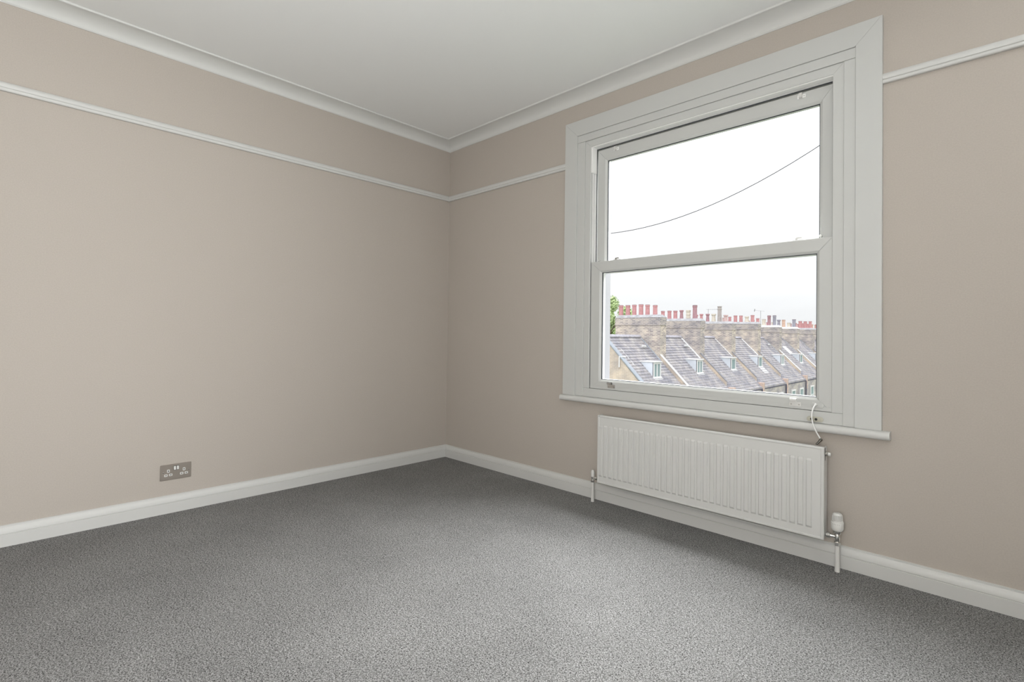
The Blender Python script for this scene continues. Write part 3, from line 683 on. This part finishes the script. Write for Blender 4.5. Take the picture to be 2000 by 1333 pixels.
stack_look = ['broad buff brick chimney stack with six red pots, nearest the gable end', 'chimney stack with a banded cream pot beside a tall dark red pot',
  'chimney stack carrying the one very tall grey pot', 'chimney stack with red pots and one flared cream pot', 'chimney stack with two tall dark pots at its front end',
  'sooty chimney stack with mixed buff, cream and slate grey pots', 'chimney stack with three red pots at the right end of the row',
  'eighth chimney stack from the gable end', 'ninth chimney stack from the gable end', 'tenth chimney stack from the gable end', 'farthest chimney stack of the terrace']
def pot(parent, x, y, z1, z0, d, c, kind):
    r = d/2*1.1; h = z1-z0
    if kind == 'tall': p = [(.0001,0),(r*1.05,0),(r*1.0,h*.10),(r*.92,h*.5),(r*.92,h*.78),(r*1.05,h*.80),(r*1.05,h*.84),(r*.9,h*.86),(r*.9,h*.94),(r*1.05,h*.95),(r*1.05,h),(r*.75,h),(r*.7,h*.9),(.0001,h*.9)]
    elif kind == 'waist': p = [(.0001,0),(r*1.05,0),(r*.95,h*.25),(r*.78,h*.7),(r*.80,h*.80),(r*1.1,h*.86),(r*1.1,h),(r*.8,h),(r*.75,h*.85),(.0001,h*.85)]
    elif kind == 'flare': p = [(.0001,0),(r*1.25,0),(r*1.15,h*.2),(r*.75,h*.6),(r*.75,h*.78),(r*1.05,h*.82),(r*1.05,h),(r*.75,h),(r*.7,h*.85),(.0001,h*.85)]
    elif kind == 'banded': p = [(.0001,0),(r,0),(r,h*.18),(r*1.1,h*.2),(r*1.1,h*.26),(r*.95,h*.28),(r*.95,h*.5),(r*1.1,h*.52),(r*1.1,h*.58),(r*.95,h*.6),(r*.95,h*.80),(r*1.12,h*.84),(r*1.12,h),(r*.8,h),(r*.75,h*.85),(.0001,h*.85)]
    else: p = [(.0001,0),(r*1.02,0),(r*.95,h*.4),(r*.92,h*.84),(r*1.06,h*.87),(r*1.06,h*.96),(r*.98,h),(r*.76,h),(r*.72,h*.85),(.0001,h*.85)]
    o = MB().lathe(p, (x, y, z0), 'z', 18).build('chimney_pot', M_pot[c], parent, smooth=35)
    o.data.materials.append(M_sooty)
    if kind in ('rim', 'plain'):
        for f in o.data.polygons:
            if f.center.z+world_loc(parent).z > z0+h*.93: f.material_index = 1
    if kind in ('tall', 'flare', 'banded') or (kind == 'rim' and c == 'slate'): o['label'] = {'tall': 'very tall grey chimney pot', 'flare': 'cream chimney pot with a flared base', 'banded': 'cream chimney pot with dark bands', 'rim': 'slate grey chimney pot'}[kind]
    return o
for i in range(11):
    y0 = PARTY[i]; y1 = y0+.66; top = [2.14,2.09,2.04,2.14,1.99,1.95,1.95,2.0,1.95,2.0,1.95][i]
    x0, x1 = (-13.15, -10.32)
    ST = empty('chimney_stack', ((x0+x1)/2, (y0+y1)/2, -.2), label=stack_look[i], cat='chimney stack', group='chimney stacks along the terrace')
    m = M_stock if i in (0, 2, 3, 5) else M_stock2
    t1 = top-.10
    body = [(x0, -2.4), (x0, t1), (x1, t1), (x1, -.62), (RIDX, .6), (RIDX-.3, .2)]
    body = [(x0, K0-(2*RIDX-x0)-.25), (x0, t1), (x1, t1), (x1, K0-x1-.20), (RIDX, .75)]
    mb = MB(); mb.loft([(x, y0, z) for x, z in body], [(x, y1, z) for x, z in body]); mb.build('brick_shaft', m, ST)
    for k, (za, zb_, o_) in enumerate(((t1-.44, t1-.36, .035), (t1-.36, t1, .02))):
        b = MB(); b.box(x0-o_, x1+o_, y0-o_, y1+o_, za, zb_); b.build('oversailing_course', M_stock2, ST)
    A = [(x0-.03, y0-.03, t1), (x1+.03, y0-.03, t1), (x1+.03, y1+.03, t1), (x0-.03, y1+.03, t1)]
    B = [(x0+.12, y0+.14, top+.06), (x1-.12, y0+.14, top+.06), (x1-.12, y1-.14, top+.06), (x0+.12, y1-.14, top+.06)]
    b = MB(); b.loft(A, B); b.build('flaunching', M_sillstone if i in (4, 5) else M_cement, ST)
    pl = POTS.get(i) or [(-13.0+.43*k, top+.55+random.uniform(-.1, .15), top, .24, random.choice(['red', 'red', 'dark', 'buff', 'cream']), random.choice(['rim', 'waist'])) for k in range(6)]
    for (x, zt, zb, d, c, kd) in pl: pot(ST, x, y0+.35, zt, top-.02, d, c, kd)

# television aerials on two stacks
A1 = empty('television_aerial', (-12.45, 33.25, 2.1), label='thin aerial with a long boom above the tall grey pot stack', cat='aerial', group='aerials on the chimneys')
MB().tube([(-12.27, 33.60, 1.6), (-12.27, 33.60, 3.02)], .014, 6).build('mast', M_alu, A1)
MB().tube([(-12.40, 33.60, 2.98), (-11.45, 33.60, 2.96)], .010, 6).build('boom', M_alu, A1)
for k in range(7): MB().tube([(-12.35+k*.14, 33.45, 2.98), (-12.35+k*.14, 33.75, 2.98)], .006, 5).build('element', M_alu, A1)
A2 = empty('television_aerial', (-11.7, 43.6, 2.0), label='small aerial with a short sloping boom over the pots farther right', cat='aerial', group='aerials on the chimneys')
MB().tube([(-12.00, 43.60, 1.5), (-12.00, 43.60, 3.30)], .018, 6).build('mast', M_alu, A2)
MB().tube([(-12.55, 43.60, 3.38), (-11.70, 43.60, 3.26)], .012, 6).build('boom', M_alu, A2)
MB().tube([(-12.52, 43.60, 3.25), (-12.48, 43.60, 3.48)], .035, 6).build('reflector', M_alu, A2)

# ------------------------------------------------------------------ overhead wire
def wz(x): return 3.272+.0655*(x+2.78)**2 if x > -2.78 else 3.272+.045*(x+2.78)**2
MB().tube([(-11+17*k/60, 7.0, wz(-11+17*k/60)) for k in range(61)], .0078, 8).build('overhead_wire', M_wire, smooth=60,
    label='dark sagging cable crossing the sky outside the upper sash', cat='cable')

# ------------------------------------------------------------------ trees
def tree(x, y, z0, top, rad, m, label, n, seed, leaf=.28):
    rnd = random.Random(seed)
    T = empty('tree', (x, y, z0), label=label, cat='tree', group='trees beyond the terrace')
    ctr = top-rad
    mb = MB(); mb.tube([(x, y, z0), (x+.1, y, (z0+ctr)/2), (x, y, ctr)], .3, 8, rr=[.35, .25, .12]); 
    mb.build('trunk', M_bark, T, smooth=60)
    for k in range(5):
        a = k*1.256; e = (x+rad*.6*math.cos(a), y+rad*.6*math.sin(a), ctr+rad*.35)
        MB().tube([(x, y, ctr-rad*.7), ((x+e[0])/2, (y+e[1])/2, ctr), e], .1, 6, rr=[.12, .09, .03]).build('branch', M_bark, T, smooth=60)
    clumps = []
    for k in range(46):
        while True:
            p = Vector((rnd.uniform(-1, 1), rnd.uniform(-1, 1), rnd.uniform(-1, 1)))
            if .35 < p.length < .92: break
        clumps.append((Vector((x, y, ctr))+p*rad, rad*rnd.uniform(.16, .30)))
    f = MB()
    for k in range(n):
        c, r = clumps[k % len(clumps)]
        d = Vector((rnd.gauss(0, 1), rnd.gauss(0, 1), rnd.gauss(0, 1))).normalized()*r*rnd.uniform(.5, 1)
        p = c+d; nn = (d.normalized()+Vector((rnd.uniform(-.7, .7), rnd.uniform(-.7, .7), rnd.uniform(-.2, .9)))).normalized()
        u = nn.orthogonal().normalized(); w = nn.cross(u); s = leaf*rnd.uniform(.6, 1.2)
        f.add([p-u*s*.5, p+w*s*.3, p+u*s*.5, p-w*s*.3], [(0, 1, 2, 3)])
    o = f.build('foliage', m, T); o['kind'] = 'stuff'
    return T
tree(-33.8, 52, GZ, 5.9, 4.3, M_leaf, 'leafy light green tree behind the nearest chimney stack', 30000, 3, .34)
tree(-29.5, 96, GZ, 3.0, 4.0, M_leaf2, 'low green tree top showing far behind the seventh chimney stack', 5000, 5, .34)
tree(-18.5, 110, GZ, 3.4, 4.4, M_leaf, 'distant green tree at the far end of the terrace', 5000, 9, .36)
tree(-40.5, 88, GZ, 3.0, 4.4, M_leaf2, 'distant dark tree between the middle chimney stacks', 5000, 11, .36)
